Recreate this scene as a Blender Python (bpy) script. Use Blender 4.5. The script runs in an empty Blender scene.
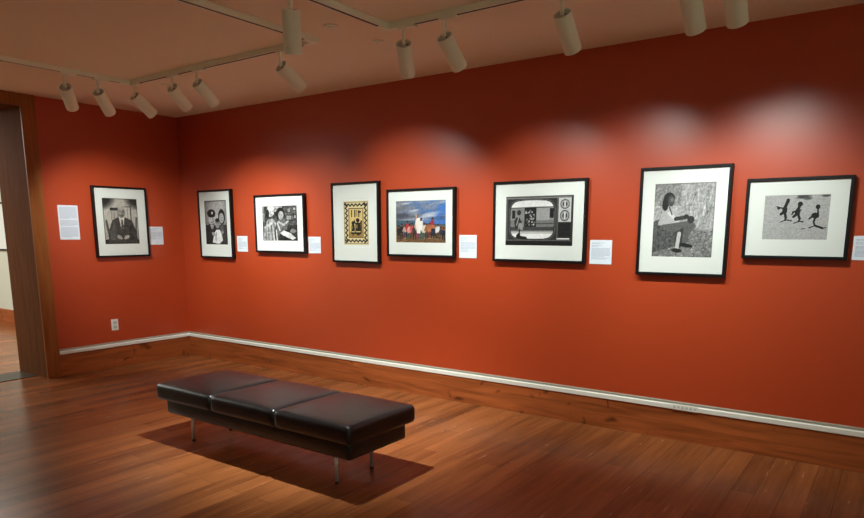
import bpy, bmesh, math, random
import numpy as np
from mathutils import Vector, Matrix, Quaternion

scene = bpy.context.scene
COL = scene.collection
PI = math.pi
H = 2.807            # ceiling height

# ------------------------------------------------------------------ materials
def lin(c):
    c = c / 255.0
    return c / 12.92 if c <= 0.04045 else ((c + 0.055) / 1.055) ** 2.4
def rgb(r, g, b):
    return (lin(r), lin(g), lin(b), 1.0)

def new_mat(name):
    m = bpy.data.materials.new(name); m.use_nodes = True
    nt = m.node_tree
    return m, nt, nt.nodes['Principled BSDF']

def plain(name, col, rough=0.5, metal=0.0, spec=0.5, bump=0.0, bscale=200.0, coat=0.0):
    m, nt, b = new_mat(name)
    b.inputs['Base Color'].default_value = col
    b.inputs['Roughness'].default_value = rough
    b.inputs['Metallic'].default_value = metal
    b.inputs['Specular IOR Level'].default_value = spec
    b.inputs['Coat Weight'].default_value = coat
    if bump:
        tc = nt.nodes.new('ShaderNodeTexCoord')
        n = nt.nodes.new('ShaderNodeTexNoise'); n.inputs['Scale'].default_value = bscale
        n.inputs['Detail'].default_value = 3
        bp = nt.nodes.new('ShaderNodeBump'); bp.inputs['Strength'].default_value = bump
        bp.inputs['Distance'].default_value = 0.002
        nt.links.new(tc.outputs['Object'], n.inputs['Vector'])
        nt.links.new(n.outputs['Fac'], bp.inputs['Height'])
        nt.links.new(bp.outputs['Normal'], b.inputs['Normal'])
    return m

def emissive(name, col, strength):
    m, nt, b = new_mat(name)
    b.inputs['Base Color'].default_value = col
    b.inputs['Emission Color'].default_value = col
    b.inputs['Emission Strength'].default_value = strength
    return m

def floor_material():
    m, nt, b = new_mat('wood_plank_floor')
    L = nt.links; N = nt.nodes
    tc = N.new('ShaderNodeTexCoord')
    mp = N.new('ShaderNodeMapping'); mp.inputs['Rotation'].default_value = (0, 0, PI / 2)
    L.new(tc.outputs['Object'], mp.inputs['Vector'])
    br = N.new('ShaderNodeTexBrick')
    br.offset = 0.37; br.offset_frequency = 2
    br.inputs['Color1'].default_value = (0.0, 0, 0, 1)
    br.inputs['Color2'].default_value = (1, 1, 1, 1)
    br.inputs['Mortar'].default_value = (0.5, 0.5, 0.5, 1)
    br.inputs['Scale'].default_value = 1.0
    br.inputs['Mortar Size'].default_value = 0.0012
    br.inputs['Mortar Smooth'].default_value = 0.3
    br.inputs['Brick Width'].default_value = 1.25
    br.inputs['Row Height'].default_value = 0.128
    L.new(mp.outputs['Vector'], br.inputs['Vector'])
    # long streaky grain running along the planks (y)
    mg = N.new('ShaderNodeMapping'); mg.inputs['Scale'].default_value = (26, 1.3, 1)
    L.new(tc.outputs['Object'], mg.inputs['Vector'])
    n1 = N.new('ShaderNodeTexNoise'); n1.inputs['Scale'].default_value = 1.6
    n1.inputs['Detail'].default_value = 6; n1.inputs['Roughness'].default_value = 0.62
    L.new(mg.outputs['Vector'], n1.inputs['Vector'])
    mg2 = N.new('ShaderNodeMapping'); mg2.inputs['Scale'].default_value = (7, 0.8, 1)
    L.new(tc.outputs['Object'], mg2.inputs['Vector'])
    n2 = N.new('ShaderNodeTexNoise'); n2.inputs['Scale'].default_value = 1.0
    n2.inputs['Detail'].default_value = 3
    L.new(mg2.outputs['Vector'], n2.inputs['Vector'])
    a1 = N.new('ShaderNodeMath'); a1.operation = 'MULTIPLY_ADD'
    a1.inputs[1].default_value = 0.30; L.new(br.outputs['Color'], a1.inputs[0])
    a2 = N.new('ShaderNodeMath'); a2.operation = 'MULTIPLY_ADD'
    a2.inputs[1].default_value = 0.55; L.new(n1.outputs['Fac'], a2.inputs[0])
    L.new(a2.outputs[0], a1.inputs[2])
    L.new(n2.outputs['Fac'], a2.inputs[2])
    mrg = N.new('ShaderNodeMapRange'); mrg.inputs[1].default_value = 0.5; mrg.inputs[2].default_value = 1.35
    L.new(a1.outputs[0], mrg.inputs[0])
    cr = N.new('ShaderNodeValToRGB')
    cr.color_ramp.elements[0].color = FLOOR_DARK; cr.color_ramp.elements[0].position = 0.1
    cr.color_ramp.elements[1].color = FLOOR_LIGHT; cr.color_ramp.elements[1].position = 0.95
    L.new(mrg.outputs[0], cr.inputs['Fac'])
    mx = N.new('ShaderNodeMix'); mx.data_type = 'RGBA'
    L.new(br.outputs['Fac'], mx.inputs[0])
    L.new(cr.outputs['Color'], mx.inputs[6])
    mx.inputs[7].default_value = FLOOR_SEAM
    L.new(mx.outputs[2], b.inputs['Base Color'])
    rr = N.new('ShaderNodeMapRange'); rr.inputs[3].default_value = 0.20; rr.inputs[4].default_value = 0.31
    L.new(n1.outputs['Fac'], rr.inputs[0]); L.new(rr.outputs[0], b.inputs['Roughness'])
    bp = N.new('ShaderNodeBump'); bp.inputs['Strength'].default_value = 0.06; bp.inputs['Distance'].default_value = 0.001
    L.new(n1.outputs['Fac'], bp.inputs['Height']); L.new(bp.outputs['Normal'], b.inputs['Normal'])
    b.inputs['Specular IOR Level'].default_value = 0.30
    return m

def board_material(name, dark, light, axis, knots=True, rough=0.42, spec=0.25):
    """stained softwood board: long grain along the given axis, knots and dark checks"""
    m, nt, b = new_mat(name)
    L = nt.links; N = nt.nodes
    tc = N.new('ShaderNodeTexCoord')
    mp = N.new('ShaderNodeMapping')
    sc = [14, 14, 14]; sc[axis] = 1.1
    mp.inputs['Scale'].default_value = sc
    L.new(tc.outputs['Object'], mp.inputs['Vector'])
    n = N.new('ShaderNodeTexNoise'); n.inputs['Scale'].default_value = 1.7; n.inputs['Detail'].default_value = 5
    n.inputs['Distortion'].default_value = 0.8
    L.new(mp.outputs['Vector'], n.inputs['Vector'])
    cr = N.new('ShaderNodeValToRGB')
    cr.color_ramp.elements[0].color = dark; cr.color_ramp.elements[0].position = 0.3
    cr.color_ramp.elements[1].color = light; cr.color_ramp.elements[1].position = 0.72
    L.new(n.outputs['Fac'], cr.inputs['Fac'])
    out = cr.outputs['Color']
    if knots:
        mk = N.new('ShaderNodeMapping'); sk = [5.5, 5.5, 5.5]; sk[axis] = 2.6
        mk.inputs['Scale'].default_value = sk
        nd = N.new('ShaderNodeTexNoise'); nd.inputs['Scale'].default_value = 3.0
        L.new(tc.outputs['Object'], nd.inputs['Vector'])
        va = N.new('ShaderNodeVectorMath'); va.operation = 'MULTIPLY_ADD'
        va.inputs[1].default_value = (0.35, 0.35, 0.35)
        L.new(nd.outputs['Color'], va.inputs[0]); L.new(tc.outputs['Object'], va.inputs[2])
        L.new(va.outputs[0], mk.inputs['Vector'])
        vo = N.new('ShaderNodeTexVoronoi'); vo.inputs['Scale'].default_value = 1.0
        L.new(mk.outputs['Vector'], vo.inputs['Vector'])
        r2 = N.new('ShaderNodeValToRGB')
        r2.color_ramp.elements[0].position = 0.07; r2.color_ramp.elements[0].color = (0.22, 0.18, 0.15, 1)
        r2.color_ramp.elements[1].position = 0.20; r2.color_ramp.elements[1].color = (1, 1, 1, 1)
        L.new(vo.outputs['Distance'], r2.inputs['Fac'])
        mx = N.new('ShaderNodeMix'); mx.data_type = 'RGBA'; mx.blend_type = 'MULTIPLY'
        mx.inputs[0].default_value = 0.8
        L.new(out, mx.inputs[6]); L.new(r2.outputs['Color'], mx.inputs[7])
        out = mx.outputs[2]
        mc = N.new('ShaderNodeMapping'); sq = [9.0, 9.0, 2.2]; mc.inputs['Scale'].default_value = sq
        mc.inputs['Rotation'].default_value = (0.0, 0.25, 0.0) if axis == 0 else (0.25, 0.0, 0.0)
        L.new(va.outputs[0], mc.inputs['Vector'])
        nc = N.new('ShaderNodeTexNoise'); nc.inputs['Scale'].default_value = 1.5; nc.inputs['Detail'].default_value = 4
        L.new(mc.outputs['Vector'], nc.inputs['Vector'])
        rc = N.new('ShaderNodeValToRGB')
        rc.color_ramp.elements[0].position = 0.66; rc.color_ramp.elements[0].color = (1, 1, 1, 1)
        rc.color_ramp.elements[1].position = 0.74; rc.color_ramp.elements[1].color = (0.28, 0.22, 0.18, 1)
        L.new(nc.outputs['Fac'], rc.inputs['Fac'])
        m3 = N.new('ShaderNodeMix'); m3.data_type = 'RGBA'; m3.blend_type = 'MULTIPLY'; m3.inputs[0].default_value = 0.85
        L.new(out, m3.inputs[6]); L.new(rc.outputs['Color'], m3.inputs[7])
        out = m3.outputs[2]
    L.new(out, b.inputs['Base Color'])
    b.inputs['Roughness'].default_value = rough; b.inputs['Specular IOR Level'].default_value = spec
    return m

def leather_material():
    m, nt, b = new_mat('black_leather')
    L = nt.links; N = nt.nodes
    b.inputs['Base Color'].default_value = (0.0045, 0.0045, 0.005, 1)
    b.inputs['Roughness'].default_value = 0.40
    b.inputs['Specular IOR Level'].default_value = 0.62
    tc = N.new('ShaderNodeTexCoord')
    v = N.new('ShaderNodeTexVoronoi'); v.inputs['Scale'].default_value = 320
    n = N.new('ShaderNodeTexNoise'); n.inputs['Scale'].default_value = 9; n.inputs['Detail'].default_value = 3
    L.new(tc.outputs['Object'], v.inputs['Vector']); L.new(tc.outputs['Object'], n.inputs['Vector'])
    b1 = N.new('ShaderNodeBump'); b1.inputs['Strength'].default_value = 0.2; b1.inputs['Distance'].default_value = 0.0006
    b2 = N.new('ShaderNodeBump'); b2.inputs['Strength'].default_value = 0.25; b2.inputs['Distance'].default_value = 0.006
    L.new(v.outputs['Distance'], b1.inputs['Height']); L.new(n.outputs['Fac'], b2.inputs['Height'])
    L.new(b2.outputs['Normal'], b1.inputs['Normal']); L.new(b1.outputs['Normal'], b.inputs['Normal'])
    rr = N.new('ShaderNodeMapRange'); rr.inputs[3].default_value = 0.26; rr.inputs[4].default_value = 0.38
    L.new(n.outputs['Fac'], rr.inputs[0]); L.new(rr.outputs[0], b.inputs['Roughness'])
    return m

def print_material():
    m, nt, b = new_mat('photographic_print')
    a = nt.nodes.new('ShaderNodeVertexColor'); a.layer_name = 'ink'
    nt.links.new(a.outputs['Color'], b.inputs['Base Color'])
    b.inputs['Roughness'].default_value = 0.5
    b.inputs['Specular IOR Level'].default_value = 0.3
    return m

FLOOR_DARK = (0.125, 0.038, 0.012, 1)
FLOOR_LIGHT = (0.37, 0.125, 0.040, 1)
FLOOR_SEAM = (0.05, 0.02, 0.010, 1)

M = dict(
    wall=plain('red_orange_wall_paint', (0.435, 0.0515, 0.0120, 1), rough=0.35, spec=0.72, bump=0.10, bscale=140),
    ceiling=plain('tan_ceiling_paint', (0.88, 0.83, 0.64, 1), rough=0.8, spec=0.2),
    white_wall=plain('white_gallery_paint', (0.56, 0.57, 0.48, 1), rough=0.6, spec=0.3),
    floor=floor_material(),
    base_x=board_material('stained_baseboard', (0.21, 0.052, 0.013, 1), (0.43, 0.110, 0.028, 1), 0),
    base_y=board_material('stained_baseboard_side', (0.21, 0.052, 0.013, 1), (0.43, 0.110, 0.028, 1), 1),
    casing=board_material('orange_stained_casing', (0.24, 0.072, 0.016, 1), (0.36, 0.115, 0.028, 1), 2, knots=False),
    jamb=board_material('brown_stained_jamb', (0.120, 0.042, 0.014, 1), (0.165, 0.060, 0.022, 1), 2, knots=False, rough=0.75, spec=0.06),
    floor_strip=plain('dark_floor_strip', (0.035, 0.022, 0.012, 1), rough=0.35, spec=0.4),
    raceway=plain('white_raceway_enamel', (0.78, 0.77, 0.70, 1), rough=0.4),
    raceway_grey=plain('grey_raceway_lip', (0.30, 0.28, 0.22, 1), rough=0.6),
    fixture=plain('off_white_fixture_enamel', (0.88, 0.95, 0.80, 1), rough=0.45, spec=0.4),
    fixture_grey=plain('grey_back_plate', (0.42, 0.46, 0.40, 1), rough=0.5),
    dark=plain('black_recess', (0.012, 0.010, 0.009, 1), rough=0.6),
    lamp=emissive('lit_lamp_face', (1.0, 0.93, 0.82, 1), 6.0),
    frame=plain('black_frame_wood', (0.006, 0.0055, 0.006, 1), rough=0.42, spec=0.25),
    mat=plain('white_mat_board', (0.665, 0.695, 0.665, 1), rough=0.9, spec=0.1),
    bevel=plain('mat_bevel_cream', (0.62, 0.63, 0.56, 1), rough=0.9, spec=0.1),
    print=print_material(),
    card=plain('white_label_card', (0.71, 0.76, 0.83, 1), rough=0.8, spec=0.1),
    ink=plain('grey_label_text', (0.34, 0.39, 0.50, 1), rough=0.8, spec=0.1),
    leather=leather_material(),
    steel=plain('brushed_steel_leg', (0.66, 0.64, 0.58, 1), rough=0.38, metal=0.6),
    rubber=plain('black_rubber_glide', (0.015, 0.013, 0.012, 1), rough=0.7),
    plate=plain('ivory_outlet_plate', (0.78, 0.76, 0.70, 1), rough=0.4),
    socket=plain('grey_white_socket', (0.50, 0.54, 0.52, 1), rough=0.4),
)

# ------------------------------------------------------------------ mesh helpers
def box(bm, x0, x1, y0, y1, z0, z1, mi=0):
    vs = [bm.verts.new(p) for p in ((x0, y0, z0), (x1, y0, z0), (x1, y1, z0), (x0, y1, z0),
                                    (x0, y0, z1), (x1, y0, z1), (x1, y1, z1), (x0, y1, z1))]
    fs = []
    for q in ((0, 3, 2, 1), (4, 5, 6, 7), (0, 1, 5, 4), (1, 2, 6, 5), (2, 3, 7, 6), (3, 0, 4, 7)):
        f = bm.faces.new([vs[i] for i in q]); f.material_index = mi; fs.append(f)
    return vs, fs

def lathe(bm, prof, seg=32, axis='z', mi=0, closed_ends=True, origin=(0, 0, 0)):
    """prof: list of (r, h); revolve about an axis"""
    rings = []
    o = Vector(origin)
    for r, h in prof:
        ring = []
        for i in range(seg):
            a = 2 * PI * i / seg
            p = Vector((r * math.cos(a), r * math.sin(a), h))
            if axis == 'x': p = Vector((p.z, p.x, p.y))
            if axis == 'y': p = Vector((p.y, p.z, p.x))
            ring.append(bm.verts.new(o + p))
        rings.append(ring)
    for a, b in zip(rings, rings[1:]):
        for i in range(seg):
            f = bm.faces.new((a[i], a[(i + 1) % seg], b[(i + 1) % seg], b[i])); f.smooth = True; f.material_index = mi
    if closed_ends:
        f = bm.faces.new(list(reversed(rings[0]))); f.material_index = mi
        f = bm.faces.new(rings[-1]); f.material_index = mi

def finish(name, bm, mats, parent=None, loc=None, bevel=0.0, segs=2, sharp=True):
    bmesh.ops.recalc_face_normals(bm, faces=bm.faces)
    if bevel:
        es = [e for e in bm.edges if len(e.link_faces) == 2 and e.calc_face_angle(0) > 0.6]
        bmesh.ops.bevel(bm, geom=es, offset=bevel, segments=segs, profile=0.5, affect='EDGES', clamp_overlap=True)
    me = bpy.data.meshes.new(name)
    bm.to_mesh(me); bm.free()
    if not isinstance(mats, (list, tuple)): mats = [mats]
    for m in mats: me.materials.append(m)
    o = bpy.data.objects.new(name, me)
    COL.objects.link(o)
    if parent is not None: o.parent = parent
    if loc is not None: o.location = loc
    return o

def boxes(name, lst, mat, parent=None, bevel=0.0, segs=2, loc=None):
    bm = bmesh.new()
    for b in lst: box(bm, *b)
    return finish(name, bm, mat, parent, loc, bevel, segs)

def structure(name, lst, mat, bevel=0.0):
    o = boxes(name, lst, mat, bevel=bevel); o['kind'] = 'structure'
    return o

def thing(name, label, cat, loc=(0, 0, 0), group=None, rotz=0.0):
    o = bpy.data.objects.new(name, None); COL.objects.link(o)
    o.location = loc; o.rotation_euler = (0, 0, rotz)
    o.empty_display_size = 0.1
    o['label'] = label; o['category'] = cat
    if group: o['group'] = group
    return o

def tag(o, label, cat, group=None):
    o['label'] = label; o['category'] = cat
    if group: o['group'] = group
    return o

# ------------------------------------------------------------------ the room
XR, YB = 10.6, -8.2         # far ends of the room behind the camera
JY = -1.70                  # jamb of the opening in the left wall
OY = -4.5                   # the opening's other side
TH = 0.60                   # thickness of the left wall
HZ = 2.69                   # underside of the opening's head
FX, FY0, FY1 = -7.6, -0.09, -6.6   # the room beyond the opening
structure('floor', [(FX - 0.2, XR + 0.2, YB - 0.2, 0.2, -0.1, 0.0)], M['floor'])
structure('ceiling', [(FX - 0.2, XR + 0.2, YB - 0.2, 0.2, H, H + 0.1)], M['ceiling'])
structure('wall_right', [(-0.6, XR + 0.2, 0.0, 0.2, 0, H)], M['wall'])
structure('wall_left', [(-TH + 0.015, 0.0, JY + 0.012, 0.0, 0, H),
                        (-TH + 0.015, 0.0, OY, JY + 0.012, HZ + 0.015, H),
                        (-TH + 0.015, 0.0, YB, OY - 0.012, 0, H)], M['wall'])
structure('wall_back', [(-0.6, XR, YB - 0.2, YB, 0, H)], M['white_wall'])
structure('wall_front', [(XR, XR + 0.2, YB, 0.0, 0, H)], M['white_wall'])
structure('wall_far', [(FX, -TH, FY0, 0.1, 0, H)], M['white_wall'])
structure('wall_far_end', [(FX - 0.2, FX, FY1, FY0, 0, H)], M['white_wall'])
structure('wall_far_side', [(FX, -TH, FY1 - 0.2, FY1, 0, H)], M['white_wall'])
structure('wall_partition', [(-TH, -TH + 0.015, JY + 0.012, FY0, 0, H), (-TH, -TH + 0.015, OY, JY + 0.012, HZ + 0.015, H),
                             (-TH, -TH + 0.015, YB, OY - 0.012, 0, H)], M['white_wall'])
# wooden lining of the opening
structure('trim_1', [(0.0, 0.022, JY, JY + 0.135, 0.0, H)], M['casing'], bevel=0.002)           # upright casing
structure('trim_2', [(0.0, 0.022, OY, JY, HZ, H)], M['casing'], bevel=0.002)                    # head casing
structure('trim_3', [(-TH - 0.015, 0.0, JY, JY + 0.0119, 0.0, HZ + 0.015)], M['jamb'])          # jamb lining
structure('trim_4', [(-TH - 0.015, 0.0, OY, JY, HZ, HZ + 0.0149)], M['jamb'])                   # head lining
structure('trim_5', [(0.0, 0.022, OY - 0.135, OY, 0.0, H)], M['casing'], bevel=0.002)
structure('trim_7', [(-TH - 0.01, -0.20, OY + 0.001, JY - 0.001, 0.0, 0.006)], M['floor_strip'], bevel=0.002)   # thin dark strip across the floor of the opening
structure('trim_6', [(-TH - 0.015, 0.0, OY - 0.0119, OY, 0.0, HZ + 0.015)], M['jamb'])
BB = 0.229
structure('baseboard_right', [(0.0, XR, -0.021, 0.0, 0, BB)], M['base_x'], bevel=0.002)
structure('baseboard_left', [(0.0, 0.021, JY + 0.135, -0.021, 0, BB)], M['base_y'], bevel=0.002)
structure('baseboard_far', [(FX, -TH, FY0 - 0.021, FY0, 0, 0.24)], M['base_x'], bevel=0.002)

# white surface raceway on top of the baseboards
def raceway(name, along, a0, a1, label):
    t = thing(name, label, 'cable raceway', (((a0 + a1) / 2, 0, BB) if along == 'x' else (0, (a0 + a1) / 2, BB)))
    L2 = (a1 - a0) / 2
    def prof(part, pts, mat):
        bm = bmesh.new()
        ends = []
        for s in (-L2, L2):
            ends.append([bm.verts.new((s, -d, z) if along == 'x' else (d, s, z)) for d, z in pts])
        n = len(pts)
        for i in range(n):
            bm.faces.new((ends[0][i], ends[0][(i + 1) % n], ends[1][(i + 1) % n], ends[1][i]))
        bm.faces.new(ends[0]); bm.faces.new(list(reversed(ends[1])))
        return finish(part, bm, mat, t)
    prof('channel', [(0, 0.0), (0.027, 0.0), (0.030, 0.004), (0.030, 0.032), (0.024, 0.038), (0, 0.038)], M['raceway'])
    prof('cover_lip', [(0, 0.038), (0.014, 0.038), (0.014, 0.052), (0.010, 0.056), (0, 0.056)], M['raceway_grey'])
    return t
rw = raceway('cable_raceway', 'x', 0.031, XR, 'long white raceway strip on the baseboard under the row of framed pictures')
raceway('cable_raceway', 'y', JY + 0.137, -0.0005, 'short white raceway strip on the baseboard below the wall outlet by the doorway')
# joint cover with a small two-part fitting on the long strip
bm = bmesh.new()
box(bm, -0.085, 0.085, -0.0345, -0.0302, 0.002, 0.040)
o = finish('joint_cover', bm, M['raceway'], rw, (5.92 - rw.location.x, 0, 0), bevel=0.0012)
for k in range(6):
    bm = bmesh.new()
    x = -0.07 + k * 0.028
    box(bm, x - 0.008, x + 0.008, -0.0360, -0.0346, 0.012 + 0.004 * (k % 2), 0.030)
    finish('outlet_slot', bm, M['socket'], o)

# ------------------------------------------------------------------ ceiling tracks
TZ = 0.036
def rail(parent, axis, c, a0, a1):
    """U-profile track with a dark slot; c = fixed coordinate"""
    w, s = 0.0215, 0.0115
    def put(part, l, m, par, bevel=0.0):
        bm = bmesh.new()
        for (u0, u1, z0, z1) in l:
            if axis == 'y': box(bm, c + u0, c + u1, a0, a1, z0, z1)
            else: box(bm, a0, a1, c + u0, c + u1, z0, z1)
        return finish(part, bm, m, par, bevel=bevel)
    r = put('rail', [(-w, -s, -TZ, 0), (s, w, -TZ, 0), (-s, s, -0.012, 0)], M['fixture'], parent)
    put('slot', [(-s, s, -TZ + 0.0015, -0.0121)], M['dark'], r)
    return r
def corner(parent, x, y, sx, sy):
    bm = bmesh.new()
    w = 0.0225
    box(bm, min(x - sx * w, x + sx * 0.10), max(x - sx * w, x + sx * 0.10), y - w, y + w, -TZ - 0.0015, 0)
    box(bm, x - w, x + w, min(y + sy * w, y + sy * 0.10), max(y + sy * w, y + sy * 0.10), -TZ - 0.0015, 0)
    return finish('corner_connector', bm, M['fixture'], parent)
X1, X2, X3, X4 = 1.378, 3.655, 4.25, 6.95
Y1, Y2, YE = -1.362, -1.295, -4.6
def track_loop(label, x0, x1, y0, y1):
    t = thing('lighting_track', label, 'lighting track', (0, 0, H), 'ceiling track loops')
    rail(t, 'y', x0, y1 + 0.10, y0 - 0.10); rail(t, 'x', y0, x0 + 0.10, x1 - 0.10)
    rail(t, 'y', x1, y1 + 0.10, y0 - 0.10); rail(t, 'x', y1, x0 + 0.10, x1 - 0.10)
    corner(t, x0, y0, 1, -1); corner(t, x1, y0, -1, -1); corner(t, x0, y1, 1, 1); corner(t, x1, y1, -1, 1)
    return t
track_loop('off-white ceiling track loop nearer the room corner and the doorway', X1, X2, Y1, YE)
track_loop('off-white ceiling track loop above the four rightmost pictures', X3, X4, Y2, YE)

# ------------------------------------------------------------------ track lights
HL, HR = 0.222, 0.0505
def adapter_bm():
    bm = bmesh.new(); box(bm, -0.062, 0.062, -0.0205, 0.0205, -0.012, 0.0); return bm
def housing_bm():
    bm = bmesh.new()
    lathe(bm, [(HR - 0.006, -0.010), (HR - 0.004, -0.001), (HR - 0.001, 0.0), (HR, -0.003), (HR, -HL + 0.003), (HR - 0.001, -HL), (HR - 0.005, -HL), (HR - 0.006, -HL + 0.003), (HR - 0.006, -0.010)], 40, closed_ends=False)
    for f in bm.faces:      # black baffle inside the can
        if all(v.co.to_2d().length < HR - 0.0055 for v in f.verts): f.material_index = 1
    return bm
def back_bm():
    bm = bmesh.new(); lathe(bm, [(HR - 0.0062, -0.012), (HR - 0.0062, -0.005), (0.018, -0.003)], 40); return bm
def lamp_bm():
    bm = bmesh.new(); lathe(bm, [(0.018, -0.09), (0.040, -0.125), (0.040, -0.129), (0.030, -0.1315)], 32); return bm
def knuckle_bm():
    bm = bmesh.new(); lathe(bm, [(0.010, -0.006), (0.012, -0.003), (0.012, 0.010), (0.009, 0.013)], 20); return bm
def screw_bm():
    bm = bmesh.new(); lathe(bm, [(0.0055, 0.0), (0.0055, 0.0035), (0.004, 0.004)], 14); return bm
proto = {}
def make_head(label, pivot, d, track_axis, energy, cone=88, blend=1.0, droop=8.0, group='white cylinder track lights'):
    root = thing('track_light', label, 'spotlight', (pivot[0], pivot[1], H - TZ), group)
    drop = (H - TZ) - pivot[2]
    if not proto:
        for k, f, m in (('adapter', adapter_bm, 'fixture'), ('housing', housing_bm, 'fixture'), ('back_plate', back_bm, 'fixture_grey'),
                        ('lamp', lamp_bm, 'lamp'), ('swivel', knuckle_bm, 'fixture'), ('screw', screw_bm, 'dark')):
            bm = f(); bmesh.ops.recalc_face_normals(bm, faces=bm.faces)
            me = bpy.data.meshes.new(k); bm.to_mesh(me); bm.free(); me.materials.append(M[m]); me.materials.append(M['dark']); proto[k] = me
    def part(k, par):
        o = bpy.data.objects.new(k, proto[k]); COL.objects.link(o); o.parent = par; return o
    ad = part('adapter', root)
    ad.location = (0.03, 0, 0) if track_axis == 'x' else (0, 0.03, 0)
    if track_axis == 'y': ad.rotation_euler = (0, 0, PI / 2)
    bm = bmesh.new(); lathe(bm, [(0.0105, -drop + 0.002), (0.0105, -0.0115)], 16)
    finish('stem', bm, M['fixture'], root)
    q = Vector(d).to_track_quat('-Z', 'Y')
    ho = part('housing', root); ho.location = (0, 0, -drop); ho.rotation_mode = 'QUATERNION'; ho.rotation_quaternion = q
    part('back_plate', ho)
    lm = part('lamp', ho)
    part('swivel', ho)
    sc = part('screw', ho); sc.location = (0.022, -0.012, -0.0040)
    if energy > 0:
        ld = bpy.data.lights.new('beam', 'SPOT'); ld.energy = energy; ld.spot_size = math.radians(cone); ld.spot_blend = blend
        ld.shadow_soft_size = 0.020; ld.color = (0.92, 1.0, 0.95)
        lo = bpy.data.objects.new('beam', ld); COL.objects.link(lo); lo.parent = ho; lo.location = (0, 0, -0.165)
        # the reflector throws its beam a little below the can's axis, as wall washers do
        dv = Vector(d).normalized(); hz = Vector((dv.x, dv.y, 0))
        if droop and hz.length > 0.2:
            el = math.atan2(dv.z, hz.length) - math.radians(droop); hz.normalize()
            d2 = Vector((hz.x * math.cos(el), hz.y * math.cos(el), math.sin(el)))
            lo.rotation_mode = 'QUATERNION'; lo.rotation_quaternion = q.inverted() @ (dv.rotation_difference(d2) @ q)
    return root

E0 = 78.0
make_head('track light nearest the doorway, aimed at the leftmost picture', (X1, -1.938, 2.662), (-0.612, 0.518, -0.598), 'y', E0 * 1.85, cone=68, droop=2)
make_head('second track light from the doorway, hanging just before the track corner', (X1, -1.663, 2.665), (-0.418, 0.648, -0.636), 'y', E0 * 0.4)
make_head('track light hanging right at the left corner bend of the track', (1.420, Y1, 2.677), (-0.055, 0.798, -0.600), 'x', E0 * 1.4, droop=17)
make_head('track light just right of the corner bend, left one of a close pair', (1.984, Y1, 2.679), (-0.238, 0.770, -0.593), 'x', E0 * 1.2, droop=17)
make_head('track light right of the corner bend, right one of a close pair with hidden stem', (2.325, Y1, 2.675), (-0.084, 0.794, -0.602), 'x', E0 * 1.2, droop=17)
make_head('strongly tilted track light hanging below the upright one', (3.309, Y1, 2.670), (0.066, 0.838, -0.541), 'x', E0 * 1.3, droop=16)
make_head('upright track light pointing straight down at the black bench', (X3, -2.132, 2.686), (-0.225, 0.245, -0.943), 'y', E0 * 7.0, cone=78, droop=0)
make_head('almost upright track light at the corner bend of the right track', (4.374, Y2, 2.674), (-0.345, 0.647, -0.681), 'x', E0 * 1.3, droop=13)
make_head('leaning track light second from the right track corner bend', (4.686, Y2, 2.666), (0.03, 0.743, -0.669), 'x', E0 * 1.05, droop=10)
make_head('lone track light above and right of the vintage television picture', (5.458, Y2, 2.661), (-0.003, 0.706, -0.708), 'x', E0 * 1.05, droop=4)
make_head('left one of the two large track lights cut off by the photo top', (6.115, Y2, 2.665), (0.05, 0.640, -0.766), 'x', E0 * 0.86, droop=1)
make_head('right one of the two large track lights cut off by the photo top', (6.315, Y2, 2.665), (0.02, 0.660, -0.750), 'x', E0 * 0.72, droop=0)

# ------------------------------------------------------------------ small round ceiling fittings
def ceiling_disc(label, x, y, r):
    t = thing('fire_sprinkler', label, 'sprinkler', (x, y, H), 'round ceiling fittings')
    bm = bmesh.new(); lathe(bm, [(r * 0.8, -0.010), (r, -0.006), (r, 0.0)], 28); finish('escutcheon', bm, M['fixture'], t)
    bm = bmesh.new(); lathe(bm, [(r * 0.40, -0.015), (r * 0.46, -0.013), (r * 0.46, -0.009)], 20); finish('deflector', bm, M['fixture'], t)
ceiling_disc('larger round ceiling fitting between the two track loops', 3.93, -1.49, 0.047)
ceiling_disc('small round ceiling fitting close to the red wall above the tilted track light', 3.955, -1.045, 0.036)
ceiling_disc('small round ceiling fitting near the room corner behind a track light', 1.50, -1.10, 0.036)

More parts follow.
